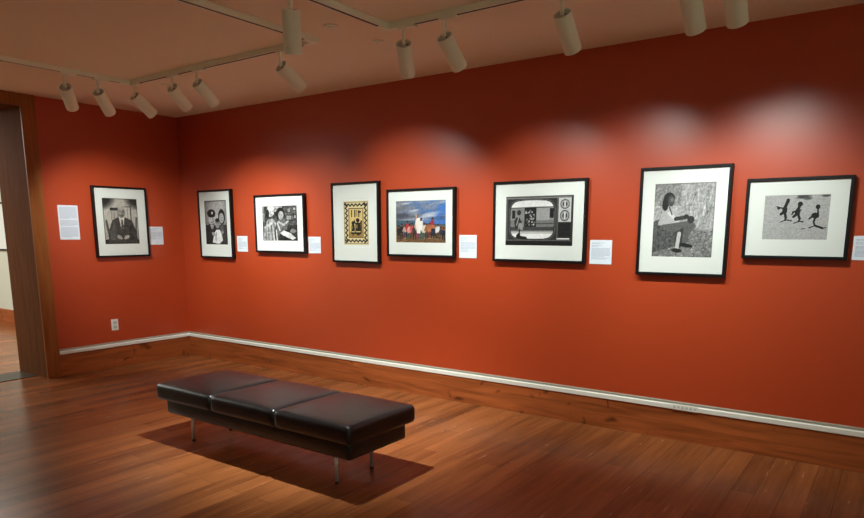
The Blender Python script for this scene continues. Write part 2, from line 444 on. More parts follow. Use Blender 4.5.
# ------------------------------------------------------------------ painting the prints (the pictures' own content)
class Canvas:
    def __init__(s, w, h, bg):
        s.w, s.h = w, h
        s.X, s.Y = np.meshgrid(np.linspace(0, 1, w), np.linspace(0, 1, h))
        s.asp = w / h
        s.a = np.zeros((h, w, 3)); s.a[:] = s.col(bg)
        s.px = 1.0 / max(w, h)
    def col(s, c):
        if isinstance(c, (int, float)): return np.array([c, c, c], float)
        return np.array(c, float)
    def mix(s, m, c):
        m = np.clip(m, 0, 1)[..., None]
        s.a = s.a * (1 - m) + s.col(c) * m
    def ell(s, x, y, rx, ry, c, rot=0.0, soft=0.12, al=1.0):
        dx = (s.X - x) * s.asp; dy = s.Y - y
        ca, sa = math.cos(rot), math.sin(rot)
        u = dx * ca + dy * sa; v = -dx * sa + dy * ca
        d = np.sqrt((u / (rx * s.asp)) ** 2 + (v / ry) ** 2)
        s.mix(al * np.clip((1 - d) / soft + 0.5, 0, 1), c)
    def poly(s, pts, c, al=1.0):
        P = pts; n = len(P)
        acc = np.zeros_like(s.X)
        for ox, oy in ((-.25, -.25), (.25, -.25), (-.25, .25), (.25, .25)):
            X = s.X + ox / s.w; Y = s.Y + oy / s.h
            ins = np.zeros(s.X.shape, bool)
            for i in range(n):
                x0, y0 = P[i]; x1, y1 = P[(i + 1) % n]
                if y0 == y1: continue
                cond = (y0 > Y) != (y1 > Y)
                xi = x0 + (Y - y0) * (x1 - x0) / (y1 - y0)
                ins ^= cond & (X < xi)
            acc += ins
        s.mix(al * acc / 4, c)
    def rect(s, x0, y0, x1, y1, c, al=1.0): s.poly([(x0, y0), (x1, y0), (x1, y1), (x0, y1)], c, al)
    def line(s, x0, y0, x1, y1, w, c, al=1.0):
        dx, dy = (x1 - x0) * s.asp, y1 - y0
        t = np.clip(((s.X - x0) * s.asp * dx + (s.Y - y0) * dy) / (dx * dx + dy * dy + 1e-9), 0, 1)
        d = np.hypot((s.X - x0) * s.asp - t * dx, s.Y - y0 - t * dy)
        s.mix(al * np.clip((w / 2 - d) / s.px + 0.5, 0, 1), c)
    def noise(s, rng, amp, cells, mask=None):
        n = rng.rand(int(cells[1]) + 2, int(cells[0]) + 2)
        gx = s.X * cells[0]; gy = s.Y * cells[1]
        ix = gx.astype(int); iy = gy.astype(int); fx = gx - ix; fy = gy - iy
        fx = fx * fx * (3 - 2 * fx); fy = fy * fy * (3 - 2 * fy)
        v = (n[iy, ix] * (1 - fx) + n[iy, ix + 1] * fx) * (1 - fy) + (n[iy + 1, ix] * (1 - fx) + n[iy + 1, ix + 1] * fx) * fy
        v = (v - 0.5) * amp
        if mask is not None: v = v * mask
        s.a = np.clip(s.a + v[..., None], 0.01, 0.98)
    def edges(s, c, w=0.02):
        d = np.minimum(np.minimum(s.X, 1 - s.X) * s.asp, np.minimum(s.Y, 1 - s.Y))
        s.mix(np.clip((w - d) / w, 0, 1), c)

def tint(c, t):
    g = c.a.mean(axis=2, keepdims=True); c.a = g * np.array(t)

def pic_seated_man():
    c = Canvas(84, 104, 0.62); r = np.random.RandomState(1)
    c.ell(0.5, 0.25, 0.62, 0.55, 0.70, soft=0.5)
    for x, y in ((0.0, 0.0), (1.0, 0.0)): c.ell(x, y, 0.30, 0.20, 0.16, soft=0.7)
    c.rect(0.22, 0.20, 0.44, 0.46, 0.50); c.rect(0.20, 0.21, 0.42, 0.26, 0.15)
    c.rect(0.24, 0.27, 0.40, 0.46, 0.66); c.line(0.32, 0.27, 0.32, 0.46, 0.012, 0.4)
    c.rect(0.62, 0.18, 0.80, 0.46, 0.72); c.rect(0.78, 0.16, 0.81, 0.48, 0.22); c.line(0.70, 0.18, 0.70, 0.46, 0.012, 0.4); c.line(0.62, 0.18, 0.80, 0.18, 0.02, 0.2)
    c.line(0.08, 0.50, 0.16, 0.95, 0.05, 0.30); c.line(0.95, 0.42, 0.90, 0.95, 0.04, 0.30)
    c.rect(0.0, 0.90, 1.0, 1.0, 0.14)
    c.poly([(0.10, 0.98), (0.13, 0.72), (0.24, 0.48), (0.42, 0.41), (0.50, 0.44), (0.62, 0.41), (0.82, 0.48), (0.93, 0.72), (0.97, 0.98)], 0.24)
    c.poly([(0.16, 0.90), (0.20, 0.72), (0.30, 0.52), (0.34, 0.70), (0.30, 0.92)], 0.34)
    c.poly([(0.84, 0.90), (0.86, 0.72), (0.78, 0.54), (0.70, 0.70), (0.72, 0.92)], 0.17)
    c.poly([(0.44, 0.41), (0.60, 0.41), (0.55, 0.66), (0.49, 0.66)], 0.80)
    c.poly([(0.50, 0.46), (0.55, 0.46), (0.56, 0.64), (0.52, 0.68), (0.49, 0.64)], 0.30)
    c.ell(0.52, 0.30, 0.105, 0.125, 0.42); c.ell(0.49, 0.28, 0.07, 0.09, 0.58, soft=0.7)
    c.ell(0.53, 0.20, 0.10, 0.05, 0.66, soft=0.5)
    for x in (0.48, 0.56): c.ell(x, 0.285, 0.02, 0.010, 0.10)
    c.line(0.52, 0.29, 0.525, 0.33, 0.012, 0.28); c.line(0.485, 0.365, 0.56, 0.365, 0.012, 0.14)
    c.line(0.20, 0.74, 0.38, 0.86, 0.10, 0.30); c.line(0.88, 0.74, 0.66, 0.86, 0.10, 0.22); c.ell(0.43, 0.85, 0.085, 0.038, 0.62, rot=0.45); c.ell(0.63, 0.85, 0.085, 0.038, 0.66, rot=-0.45)
    for k in range(4): c.line(0.44 + k * 0.035, 0.80, 0.47 + k * 0.035, 0.87, 0.010, 0.25)
    c.noise(r, 0.10, (22, 28)); c.edges(0.15, 0.025); tint(c, (1.0, 0.98, 0.93)); return c

def pic_family():
    c = Canvas(76, 98, 0.34); r = np.random.RandomState(2)
    c.ell(0.55, 0.22, 0.48, 0.42, 0.70, soft=0.9)
    c.rect(0.0, 0.55, 1.0, 1.0, 0.12)
    c.poly([(0.05, 1.0), (0.08, 0.60), (0.20, 0.52), (0.40, 0.52), (0.50, 0.66), (0.44, 1.0)], 0.10)   # man's jacket
    c.ell(0.30, 0.43, 0.13, 0.12, 0.62); c.ell(0.26, 0.42, 0.07, 0.09, 0.74, soft=0.8)
    c.ell(0.30, 0.29, 0.19, 0.095, 0.06); c.ell(0.31, 0.345, 0.17, 0.035, 0.03); c.ell(0.34, 0.28, 0.035, 0.03, 0.85)
    c.ell(0.26, 0.42, 0.02, 0.012, 0.05); c.ell(0.35, 0.42, 0.02, 0.012, 0.05); c.line(0.26, 0.49, 0.35, 0.49, 0.014, 0.15)
    c.poly([(0.24, 0.55), (0.38, 0.55), (0.34, 0.66), (0.29, 0.66)], 0.86); c.line(0.31, 0.56, 0.31, 0.66, 0.03, 0.06)
    c.ell(0.77, 0.37, 0.155, 0.17, 0.05)                                                                  # woman's hair
    c.ell(0.76, 0.40, 0.10, 0.115, 0.68); c.ell(0.73, 0.385, 0.02, 0.011, 0.05); c.ell(0.80, 0.385, 0.02, 0.011, 0.05); c.line(0.73, 0.46, 0.80, 0.46, 0.014, 0.12)
    c.poly([(0.62, 0.98), (0.64, 0.58), (0.76, 0.52), (0.92, 0.58), (0.97, 0.98)], 0.20)
    c.poly([(0.68, 0.60), (0.80, 0.55), (0.86, 0.70), (0.74, 0.78)], 0.34)
    c.ell(0.56, 0.53, 0.10, 0.10, 0.58); c.ell(0.56, 0.45, 0.10, 0.05, 0.10)                              # child
    c.ell(0.53, 0.52, 0.016, 0.010, 0.05); c.ell(0.60, 0.52, 0.016, 0.010, 0.05)
    c.poly([(0.30, 0.95), (0.40, 0.74), (0.50, 0.66), (0.66, 0.66), (0.74, 0.78), (0.78, 0.90), (0.60, 0.99)], 0.88)
    c.poly([(0.44, 0.74), (0.52, 0.70), (0.50, 0.92), (0.42, 0.90)], 0.66)
    c.ell(0.36, 0.76, 0.08, 0.04, 0.60, rot=0.6); c.ell(0.76, 0.72, 0.06, 0.04, 0.55)
    c.noise(r, 0.12, (20, 26)); c.edges(0.10, 0.03); return c

def pic_parlour():
    c = Canvas(100, 72, 0.22); r = np.random.RandomState(3)
    c.rect(0.62, 0.0, 1.0, 0.60, 0.26)
    for x0, y0, x1, y1 in ((0.72, 0.06, 0.82, 0.20), (0.87, 0.04, 0.97, 0.16), (0.68, 0.26, 0.84, 0.42), (0.90, 0.24, 0.98, 0.38)):
        c.rect(x0, y0, x1, y1, 0.10); c.rect(x0 + .018, y0 + .025, x1 - .018, y1 - .025, 0.58)
    c.rect(0.0, 0.0, 0.06, 0.45, 0.48); c.rect(0.34, 0.0, 0.58, 0.16, 0.60)
    c.rect(0.46, 0.55, 1.0, 1.0, 0.08)
    c.poly([(0.02, 0.98), (0.05, 0.66), (0.14, 0.40), (0.30, 0.36), (0.42, 0.52), (0.44, 0.98)], 0.62)     # left woman, pale dress
    for x0, y0, x1, y1 in ((0.10, 0.45, 0.08, 0.95), (0.18, 0.44, 0.17, 0.96), (0.26, 0.46, 0.27, 0.97), (0.33, 0.50, 0.36, 0.97)):
        c.line(x0, y0, x1, y1, 0.03, 0.12)
    c.ell(0.24, 0.17, 0.105, 0.14, 0.72); c.ell(0.26, 0.05, 0.10, 0.07, 0.80); c.ell(0.155, 0.22, 0.05, 0.12, 0.07)
    c.ell(0.25, 0.16, 0.014, 0.014, 0.05); c.ell(0.30, 0.16, 0.014, 0.014, 0.05); c.line(0.26, 0.24, 0.30, 0.24, 0.016, 0.1)
    c.line(0.06, 0.62, 0.26, 0.50, 0.07, 0.70); c.line(0.05, 0.62, 0.20, 0.80, 0.05, 0.60)
    c.poly([(0.42, 0.98), (0.38, 0.60), (0.46, 0.36), (0.60, 0.36), (0.74, 0.46), (0.70, 0.68), (0.56, 0.72)], 0.34)
    c.ell(0.53, 0.22, 0.13, 0.17, 0.05); c.ell(0.54, 0.27, 0.075, 0.12, 0.62); c.ell(0.52, 0.26, 0.012, 0.013, 0.05); c.ell(0.57, 0.26, 0.012, 0.013, 0.05)
    c.line(0.46, 0.46, 0.62, 0.54, 0.06, 0.72); c.line(0.62, 0.54, 0.74, 0.44, 0.05, 0.66); c.line(0.44, 0.50, 0.50, 0.70, 0.05, 0.76)
    c.poly([(0.50, 0.78), (0.60, 0.70), (0.80, 0.78), (0.95, 0.92), (0.86, 0.97), (0.66, 0.88)], 0.80)
    c.ell(0.88, 0.72, 0.09, 0.06, 0.40); c.ell(0.62, 0.80, 0.06, 0.05, 0.88)
    c.line(0.30, 0.72, 0.34, 1.0, 0.04, 0.75); c.line(0.40, 0.70, 0.42, 1.0, 0.03, 0.80); c.line(0.37, 0.60, 0.38, 1.0, 0.03, 0.06)
    c.noise(r, 0.26, (30, 22)); c.noise(r, 0.14, (50, 36)); c.edges(0.12, 0.015); return c

def pic_zigzag():
    cream = (0.84, 0.78, 0.60); dk = (0.05, 0.045, 0.04)
    c = Canvas(90, 118, cream)
    c.rect(0.02, 0.02, 0.98, 0.98, (0.42, 0.38, 0.30)); c.rect(0.045, 0.035, 0.955, 0.965, cream)
    ik = (0.16, 0.15, 0.12)
    def zig(x0, y0, x1, y1, n, amp):
        dx, dy = x1 - x0, y1 - y0
        P = []
        for k in range(2 * n + 1):
            u = k / (2 * n); o = amp if k % 2 else -amp
            P.append((x0 + dx * u + (o if abs(dy) > abs(dx) else 0), y0 + dy * u + (o * c.asp if abs(dx) > abs(dy) else 0)))
        for a, b in zip(P, P[1:]): c.line(a[0], a[1], b[0], b[1], 0.036, ik)
    for y in (0.092, 0.908): zig(0.05, y, 0.95, y, 6, 0.030)
    for x in (0.118, 0.882): zig(x, 0.05, x, 0.95, 8, 0.042)
    c.rect(0.20, 0.16, 0.80, 0.84, (0.10, 0.09, 0.07)); c.rect(0.215, 0.17, 0.785, 0.83, (0.52, 0.42, 0.22))
    c.rect(0.235, 0.185, 0.765, 0.815, (0.84, 0.73, 0.47))
    for x, w in ((0.33, 0.045), (0.46, 0.05), (0.60, 0.04)): c.rect(x - w / 2, 0.20, x + w / 2, 0.37, dk)
    c.line(0.53, 0.20, 0.53, 0.34, 0.015, dk); c.ell(0.66, 0.25, 0.05, 0.03, dk); c.line(0.66, 0.25, 0.66, 0.36, 0.012, dk)
    c.rect(0.24, 0.70, 0.76, 0.815, (0.60, 0.47, 0.24)); c.rect(0.68, 0.44, 0.75, 0.72, (0.35, 0.27, 0.14))
    c.ell(0.38, 0.50, 0.065, 0.045, dk); c.poly([(0.32, 0.54), (0.44, 0.54), (0.46, 0.74), (0.30, 0.74)], dk); c.ell(0.38, 0.73, 0.09, 0.03, dk)
    c.ell(0.57, 0.44, 0.075, 0.05, dk); c.poly([(0.48, 0.49), (0.67, 0.49), (0.70, 0.73), (0.46, 0.73)], dk); c.ell(0.58, 0.73, 0.13, 0.035, dk)
    c.line(0.48, 0.52, 0.43, 0.44, 0.03, dk); c.line(0.66, 0.52, 0.72, 0.46, 0.03, dk)
    for x, w in ((0.38, 0.05), (0.58, 0.085)): c.line(x - w, 0.70, x + w, 0.70, 0.022, (0.80, 0.72, 0.52)); 
    for x in (0.37, 0.59): c.line(x - 0.03, 0.775, x + 0.03, 0.775, 0.02, dk)
    c.rect(0.52, 0.54, 0.55, 0.62, (0.70, 0.60, 0.36)); c.line(0.35, 0.57, 0.35, 0.63, 0.016, (0.62, 0.54, 0.34))
    c.noise(np.random.RandomState(4), 0.06, (40, 50)); return c

def pic_crowd():
    c = Canvas(110, 78, (0.32, 0.40, 0.55)); r = np.random.RandomState(5)
    t = np.clip(c.X * 1.2 - 0.1, 0, 1)
    c.a = np.array([0.42, 0.45, 0.52]) * (1 - t[..., None]) + np.array([0.24, 0.42, 0.70]) * t[..., None]
    for k in range(26):
        x, y = r.rand(), r.rand() * 0.45
        v = 0.40 + 0.52 * r.rand() * (1 - 0.2 * x)
        c.ell(x, y, 0.05 + 0.12 * r.rand(), 0.02 + 0.045 * r.rand(), (v * 0.93, v * 0.95, v), rot=-0.15, soft=1.0, al=0.65)
    c.ell(0.12, 0.36, 0.22, 0.07, (0.22, 0.23, 0.28), soft=0.9, al=0.8); c.ell(0.80, 0.42, 0.25, 0.04, (0.20, 0.30, 0.46), soft=0.9, al=0.6)
    c.poly([(0, 0.46), (0.3, 0.47), (0.7, 0.55), (1, 0.55), (1, 0.66), (0, 0.66)], (0.24, 0.34, 0.40))
    c.poly([(0, 0.62), (1, 0.60), (1, 1), (0, 1)], (0.42, 0.30, 0.20))
    for k in range(60):
        x, y = r.rand(), 0.72 + 0.28 * r.rand(); v = 0.2 + 0.5 * r.rand()
        c.ell(x, y, 0.035, 0.016, (v, v * 0.78, v * 0.58), soft=0.8, al=0.7)
    ppl = [(0.06, .60, (0.10, 0.10, 0.12)), (0.12, .56, (0.08, 0.08, 0.10)), (0.19, .58, (0.75, 0.65, 0.62)), (0.24, .50, (0.70, 0.16, 0.18)),
           (0.28, .57, (0.85, 0.62, 0.60)), (0.33, .55, (0.75, 0.30, 0.28)), (0.38, .58, (0.20, 0.18, 0.20)), (0.44, .40, (0.88, 0.80, 0.74)),
           (0.52, .43, (0.90, 0.88, 0.86)), (0.58, .54, (0.82, 0.78, 0.72)), (0.63, .56, (0.55, 0.32, 0.20)), (0.69, .54, (0.70, 0.45, 0.30)),
           (0.74, .42, (0.60, 0.12, 0.22)), (0.79, .58, (0.78, 0.74, 0.70)), (0.85, .57, (0.80, 0.80, 0.82)), (0.91, .64, (0.14, 0.16, 0.22)), (0.96, .66, (0.10, 0.12, 0.18))]
    for x, y, col in ppl:
        h = 0.86 - y + 0.06 * r.rand()
        c.poly([(x - 0.028, y + 0.05), (x + 0.028, y + 0.05), (x + 0.036, y + h * 0.62), (x - 0.036, y + h * 0.62)], col)
        lc = tuple(0.5 * v * r.rand() + 0.04 for v in col)
        c.line(x - 0.014, y + h * 0.6, x - 0.018, y + h, 0.028, lc); c.line(x + 0.014, y + h * 0.6, x + 0.020, y + h, 0.028, lc)
        c.line(x - 0.03, y + 0.08, x - 0.05, y + h * 0.5, 0.020, col)
        c.ell(x, y + 0.02, 0.020, 0.034, (0.42, 0.26, 0.18)); c.ell(x, y - 0.003, 0.021, 0.018, (0.06, 0.05, 0.05))
    c.rect(0.62, 0.58, 0.80, 0.66, (0.62, 0.38, 0.22)); c.rect(0.72, 0.66, 0.80, 0.84, (0.10, 0.12, 0.20))
    c.poly([(0.42, 0.42), (0.49, 0.40), (0.50, 0.78), (0.43, 0.78)], (0.92, 0.88, 0.84)); c.line(0.43, 0.42, 0.41, 0.32, 0.02, (0.85, 0.66, 0.54))
    c.noise(r, 0.10, (50, 36)); c.edges((0.14, 0.13, 0.15), 0.012); return c

def pic_television():
    c = Canvas(132, 88, 0.13)
    c.rect(0.0, 0.0, 1.0, 0.05, 0.45); c.rect(0.0, 0.0, 1.0, 0.025, 0.22); c.rect(0.0, 0.05, 0.03, 0.95, 0.32)
    c.rect(0.0, 0.90, 1.0, 1.0, 0.05); c.rect(0.0, 0.88, 1.0, 0.905, 0.30)
    X = (c.X - 0.40) / 0.355; Y = (c.Y - 0.475) / 0.42
    d = (np.abs(X) ** 4.5 + np.abs(Y) ** 4.5) ** (1 / 4.5)
    c.mix(np.clip((1.0 - d) / 0.03, 0, 1), 0.34); c.mix(np.clip((0.965 - d) / 0.02, 0, 1), 0.05)
    scr = np.clip((0.93 - d) / 0.02, 0, 1)
    keep = c.a.copy()
    c.a[:] = 0.88                                                 # sky of the street scene on the screen
    c.rect(0.0, 0.225, 1.0, 0.50, 0.50); c.rect(0.0, 0.49, 1.0, 0.66, 0.44); c.rect(0.0, 0.62, 1.0, 0.70, 0.22)
    c.line(0.0, 0.235, 1.0, 0.215, 0.02, 0.30); c.rect(0.47, 0.25, 0.66, 0.48, 0.60); c.rect(0.47, 0.54, 0.72, 0.57, 0.26)
    c.rect(0.10, 0.28, 0.145, 0.45, 0.06); c.rect(0.665, 0.25, 0.72, 0.44, 0.05)
    c.rect(0.285, 0.23, 0.465, 0.62, 0.05)
    rng = np.random.RandomState(6)
    for k in range(34):
        x, y = 0.305 + 0.14 * rng.rand(), 0.28 + 0.30 * rng.rand(); c.ell(x, y, 0.012, 0.016, 0.20 + 0.55 * rng.rand())
    c.rect(0.0, 0.70, 1.0, 0.76, 0.70); c.rect(0.0, 0.70, 1.0, 0.715, 0.35)
    c.poly([(0.15, 0.66), (0.13, 0.50), (0.17, 0.42), (0.21, 0.42), (0.25, 0.52), (0.26, 0.66)], 0.12)     # passer-by
    c.ell(0.205, 0.33, 0.032, 0.055, 0.14); c.line(0.20, 0.42, 0.17, 0.58, 0.03, 0.50); c.poly([(0.20, 0.54), (0.26, 0.54), (0.27, 0.68), (0.19, 0.68)], 0.55)
    c.poly([(0.15, 0.90), (0.17, 0.78), (0.22, 0.72), (0.23, 0.80), (0.32, 0.82), (0.38, 0.92)], 0.05)
    c.line(0.21, 0.66, 0.22, 0.78, 0.03, 0.06)
    img = c.a.copy(); c.a = keep * (1 - scr[..., None]) + img * scr[..., None]
    c.rect(0.765, 0.05, 0.785, 0.90, 0.30); c.rect(0.79, 0.05, 0.965, 0.53, 0.72); c.rect(0.79, 0.53, 0.965, 0.84, 0.05)
    c.rect(0.97, 0.03, 1.0, 0.92, 0.16)
    for y, ry in ((0.175, 0.095), (0.40, 0.11)):
        c.ell(0.878, y, 0.066, ry, 0.10); c.ell(0.878, y, 0.056, ry * 0.84, 0.58); c.ell(0.878, y, 0.034, ry * 0.52, 0.14)
        c.line(0.878, y - ry * 0.5, 0.878, y + ry * 0.5, 0.03, 0.78)
    for k in range(7): c.line(0.80, 0.565 + k * 0.04, 0.955, 0.565 + k * 0.04, 0.008, 0.15)
    c.rect(0.775, 0.845, 0.955, 0.875, 0.78)
    c.noise(rng, 0.07, (60, 40)); return c

def pic_squatting_man():
    c = Canvas(92, 112, 0.60); r = np.random.RandomState(7)
    for k in range(150):
        x, y = r.rand(), 0.60 * r.rand(); L = 0.08 + 0.14 * r.rand(); s = (r.rand() - 0.35) * 0.12; v = 0.38 + 0.52 * r.rand()
        c.line(x, y + L, x + s, y, 0.008 + 0.006 * r.rand(), v, 0.6)
    c.rect(0.0, 0.0, 0.45, 0.30, 0.42, 0.55)
    c.poly([(0, 0.70), (0.5, 0.62), (1, 0.58), (1, 1), (0, 1)], 0.46)
    for k in range(260):
        x = r.rand(); y = 0.64 + 0.36 * r.rand(); v = 0.10 + 0.75 * r.rand()
        c.line(x, y, x + 0.05 * (r.rand() - 0.3), y + 0.03 * (r.rand() - 0.5), 0.010, v, 0.7)
    c.ell(0.88, 0.60, 0.11, 0.055, 0.60, soft=0.5)
    c.poly([(0.0, 0.52), (0.10, 0.48), (0.24, 0.56), (0.42, 0.62), (0.44, 0.84), (0.0, 0.95)], 0.30)       # rock under him
    c.noise(r, 0.18, (36, 44))
    c.poly([(0.08, 0.56), (0.12, 0.42), (0.20, 0.33), (0.30, 0.32), (0.40, 0.40), (0.48, 0.48), (0.40, 0.56), (0.22, 0.58)], 0.66)   # shirt
    c.line(0.26, 0.40, 0.40, 0.50, 0.05, 0.78); c.line(0.38, 0.48, 0.54, 0.46, 0.055, 0.20)
    c.poly([(0.14, 0.56), (0.40, 0.53), (0.66, 0.50), (0.72, 0.58), (0.62, 0.68), (0.60, 0.80), (0.50, 0.82), (0.46, 0.64), (0.28, 0.66)], 0.34)
    c.poly([(0.38, 0.66), (0.52, 0.60), (0.50, 0.86), (0.40, 0.90)], 0.20)
    c.ell(0.63, 0.49, 0.06, 0.05, 0.18); c.ell(0.55, 0.45, 0.05, 0.03, 0.16)
    c.line(0.45, 0.68, 0.42, 0.90, 0.05, 0.72)
    c.ell(0.25, 0.205, 0.095, 0.085, 0.12); c.ell(0.19, 0.28, 0.055, 0.09, 0.10); c.ell(0.285, 0.235, 0.055, 0.075, 0.26)
    c.ell(0.30, 0.22, 0.03, 0.03, 0.40, soft=0.9); c.line(0.26, 0.32, 0.31, 0.42, 0.016, 0.14)
    c.ell(0.58, 0.84, 0.11, 0.028, 0.08, rot=0.15); c.ell(0.42, 0.91, 0.09, 0.028, 0.10, rot=0.1)
    c.noise(r, 0.08, (60, 72)); c.edges(0.22, 0.012); return c

def pic_running():
    c = Canvas(112, 80, 0.66); r = np.random.RandomState(8)
    for k in range(90):
        x, y = r.rand(), r.rand(); c.line(x, y, x + 0.10, y + 0.02 * r.rand(), 0.010, 0.56 + 0.2 * r.rand(), 0.5)
    c.ell(0.58, 0.03, 0.11, 0.05, 0.22, soft=0.8); c.ell(0.66, 0.08, 0.06, 0.03, 0.30, soft=0.8); c.ell(0.93, 0.02, 0.06, 0.035, 0.28, soft=0.8)
    c.ell(0.45, 0.03, 0.06, 0.03, 0.70, soft=0.9)
    d = 0.05
    def runner(pts): 
        for kind, *a in pts:
            if kind == 'l': c.line(*a[:4], a[4] * 1.35, d)
            else: c.ell(a[0], a[1], a[2] * 1.2, a[3] * 1.1, d)
    runner([('l', .36, .13, .33, .26, .055), ('e', .365, .12, .025, .045), ('e', .325, .33, .035, .08), ('l', .33, .30, .23, .27, .026), ('l', .23, .27, .20, .25, .022), ('e', .225, .285, .018, .03),
            ('l', .31, .38, .27, .42, .05), ('l', .33, .40, .35, .50, .045), ('l', .35, .50, .34, .56, .03), ('l', .34, .56, .27, .60, .018), ('l', .35, .55, .44, .57, .022)])
    runner([('e', .555, .20, .034, .05), ('l', .55, .22, .53, .33, .05), ('e', .525, .38, .035, .075), ('l', .52, .35, .45, .38, .030), ('l', .46, .38, .44, .43, .022), ('l', .55, .36, .575, .33, .022),
            ('l', .51, .43, .47, .48, .045), ('l', .54, .44, .565, .53, .042), ('l', .565, .53, .55, .59, .026), ('l', .55, .59, .48, .63, .018), ('l', .56, .58, .62, .60, .022)])
    runner([('e', .825, .27, .030, .05), ('l', .825, .30, .835, .42, .028), ('e', .795, .46, .050, .06), ('l', .76, .47, .71, .53, .030), ('l', .80, .50, .78, .60, .034), ('l', .84, .44, .84, .50, .020),
            ('l', .78, .60, .80, .68, .028), ('l', .80, .68, .92, .74, .035), ('l', .78, .70, .72, .73, .020), ('l', .92, .74, .97, .73, .016), ('l', .66, .745, .60, .76, .014)])
    c.noise(r, 0.10, (56, 40)); c.edges(0.40, 0.012); return c

def s2l(a):
    return np.where(a <= 0.04045, a / 12.92, ((a + 0.055) / 1.055) ** 2.4)

def sharpen(a, k=0.45):
    p = np.pad(a, ((1, 1), (1, 1), (0, 0)), mode='edge')
    blur = sum(p[1 + i:p.shape[0] - 1 + i, 1 + j:p.shape[1] - 1 + j] for i in (-1, 0, 1) for j in (-1, 0, 1)) / 9.0
    return a + k * (a - blur)

def print_mesh(name, canvas, x0, x1, z0, z1, y, parent):
    """flat printed sheet; rows of points carry the ink colours"""
    h, w = canvas.h, canvas.w
    me = bpy.data.meshes.new(name)
    xs = np.linspace(x0, x1, w); zs = np.linspace(z1, z0, h)
    X, Z = np.meshgrid(xs, zs)
    co = np.stack([X, np.full_like(X, y), Z], -1).reshape(-1, 3)
    idx = np.arange(h * w).reshape(h, w)
    q = np.stack([idx[1:, :-1], idx[1:, 1:], idx[:-1, 1:], idx[:-1, :-1]], -1).reshape(-1, 4)
    me.from_pydata(co.tolist(), [], q.tolist())
    at = me.color_attributes.new('ink', 'FLOAT_COLOR', 'POINT')
    c = np.ones((h * w, 4), np.float32)
    # a sharp print: a photographic paper white and a soft black
    c[:, :3] = (s2l(np.clip(sharpen(canvas.a) * 1.06 + 0.015, 0, 1)) * 0.73 + 0.003).reshape(-1, 3)
    at.data.foreach_set('color', c.ravel())
    me.materials.append(M['print'])
    o = bpy.data.objects.new(name, me); COL.objects.link(o); o.parent = parent
    return o

# ------------------------------------------------------------------ framed pictures
FW, FD = 0.020, 0.043
def picture(label, canvas, wall, m0, m1, zt, zb, p0, p1, pzt, pzb, window=0.0):
    """mat opening m0..m1 / zb..zt and print p0..p1 / pzb..pzt measured along the wall; local x runs to the right seen from the room"""
    cx, cz = (m0 + m1) / 2, (zt + zb) / 2
    if wall == 'R': t = thing('framed_picture', label, 'framed picture', (cx, 0, zb - FW), 'framed pictures on the red walls')
    else: t = thing('framed_picture', label, 'framed picture', (0, cx, zb - FW), 'framed pictures on the red walls', rotz=PI / 2)
    oz = zb - FW
    w2 = (m1 - m0) / 2; hh = zt - zb
    bm = bmesh.new()
    # moulding: mitred profile ring
    prof = [(0.0, -0.004), (FW, -0.004), (FW, -FD), (FW - 0.003, -FD - 0.002), (0.002, -FD - 0.002), (0.0, -FD)]
    rings = []
    for sx, sz in ((-1, 0), (1, 0), (1, 1), (-1, 1)):
        ring = []
        for u, y in prof:
            x = sx * (w2 + u); z = (FW + hh + u) if sz else (FW - u)
            ring.append(bm.verts.new((x, y, z)))
        rings.append(ring)
    n = len(prof)
    for k in range(4):
        a, b = rings[k], rings[(k + 1) % 4]
        for i in range(n): bm.faces.new((a[i], a[(i + 1) % n], b[(i + 1) % n], b[i]))
    finish('frame', bm, M['frame'], t)
    # mat board with a cut window
    a0, a1 = p0 - cx, p1 - cx; b0, b1 = pzb - oz, pzt - oz
    yf, yb = -0.033, -0.0305
    g = 0.0015
    bm = bmesh.new()
    x0, x1, z0, z1 = -w2, w2, FW, FW + hh
    ww = window
    i0, i1, j0, j1 = a0 - ww, a1 + ww, b0 - ww, b1 + ww
    O = [bm.verts.new(p) for p in ((x0, yf, z0), (x1, yf, z0), (x1, yf, z1), (x0, yf, z1))]
    I = [bm.verts.new(p) for p in ((i0, yf, j0), (i1, yf, j0), (i1, yf, j1), (i0, yf, j1))]
    J = [bm.verts.new(p) for p in ((i0 + g, yb, j0 + g), (i1 - g, yb, j0 + g), (i1 - g, yb, j1 - g), (i0 + g, yb, j1 - g))]
    for k in range(4):
        f = bm.faces.new((O[k], O[(k + 1) % 4], I[(k + 1) % 4], I[k]))
        f = bm.faces.new((I[k], I[(k + 1) % 4], J[(k + 1) % 4], J[k])); f.material_index = 1
    B = [bm.verts.new(p) for p in ((x0, -0.022, z0), (x1, -0.022, z0), (x1, -0.022, z1), (x0, -0.022, z1))]
    for k in range(4): bm.faces.new((O[k], B[k], B[(k + 1) % 4], O[(k + 1) % 4]))
    bm.faces.new(J); bm.faces.new(list(reversed(B)))
    mt = finish('mat_board', bm, [M['mat'], M['bevel']], t)
    print_mesh('print', canvas, a0, a1, b0, b1, yb - 0.0006, t)
    return t
picture('black framed portrait of a seated man in a suit, on the left wall', pic_seated_man(), 'L', -1.065, -0.491, 1.959, 1.240, -0.983, -0.586, 1.854, 1.362)
picture('black framed portrait of a couple and child, the man in a cap', pic_family(), 'R', 0.396, 0.947, 1.941, 1.218, 0.485, 0.877, 1.843, 1.351)
picture('black framed busy black-and-white scene of people in a parlour', pic_parlour(), 'R', 1.377, 2.096, 1.858, 1.297, 1.475, 2.006, 1.761, 1.402)
picture('tall black framed cream print with a zigzag border and two dark figures', pic_zigzag(), 'R', 2.516, 3.074, 1.938, 1.221, 2.648, 2.963, 1.784, 1.372, window=0.022)
picture('black framed colour picture of a crowd under a cloudy blue sky', pic_crowd(), 'R', 3.210, 3.915, 1.853, 1.294, 3.293, 3.841, 1.767, 1.400)
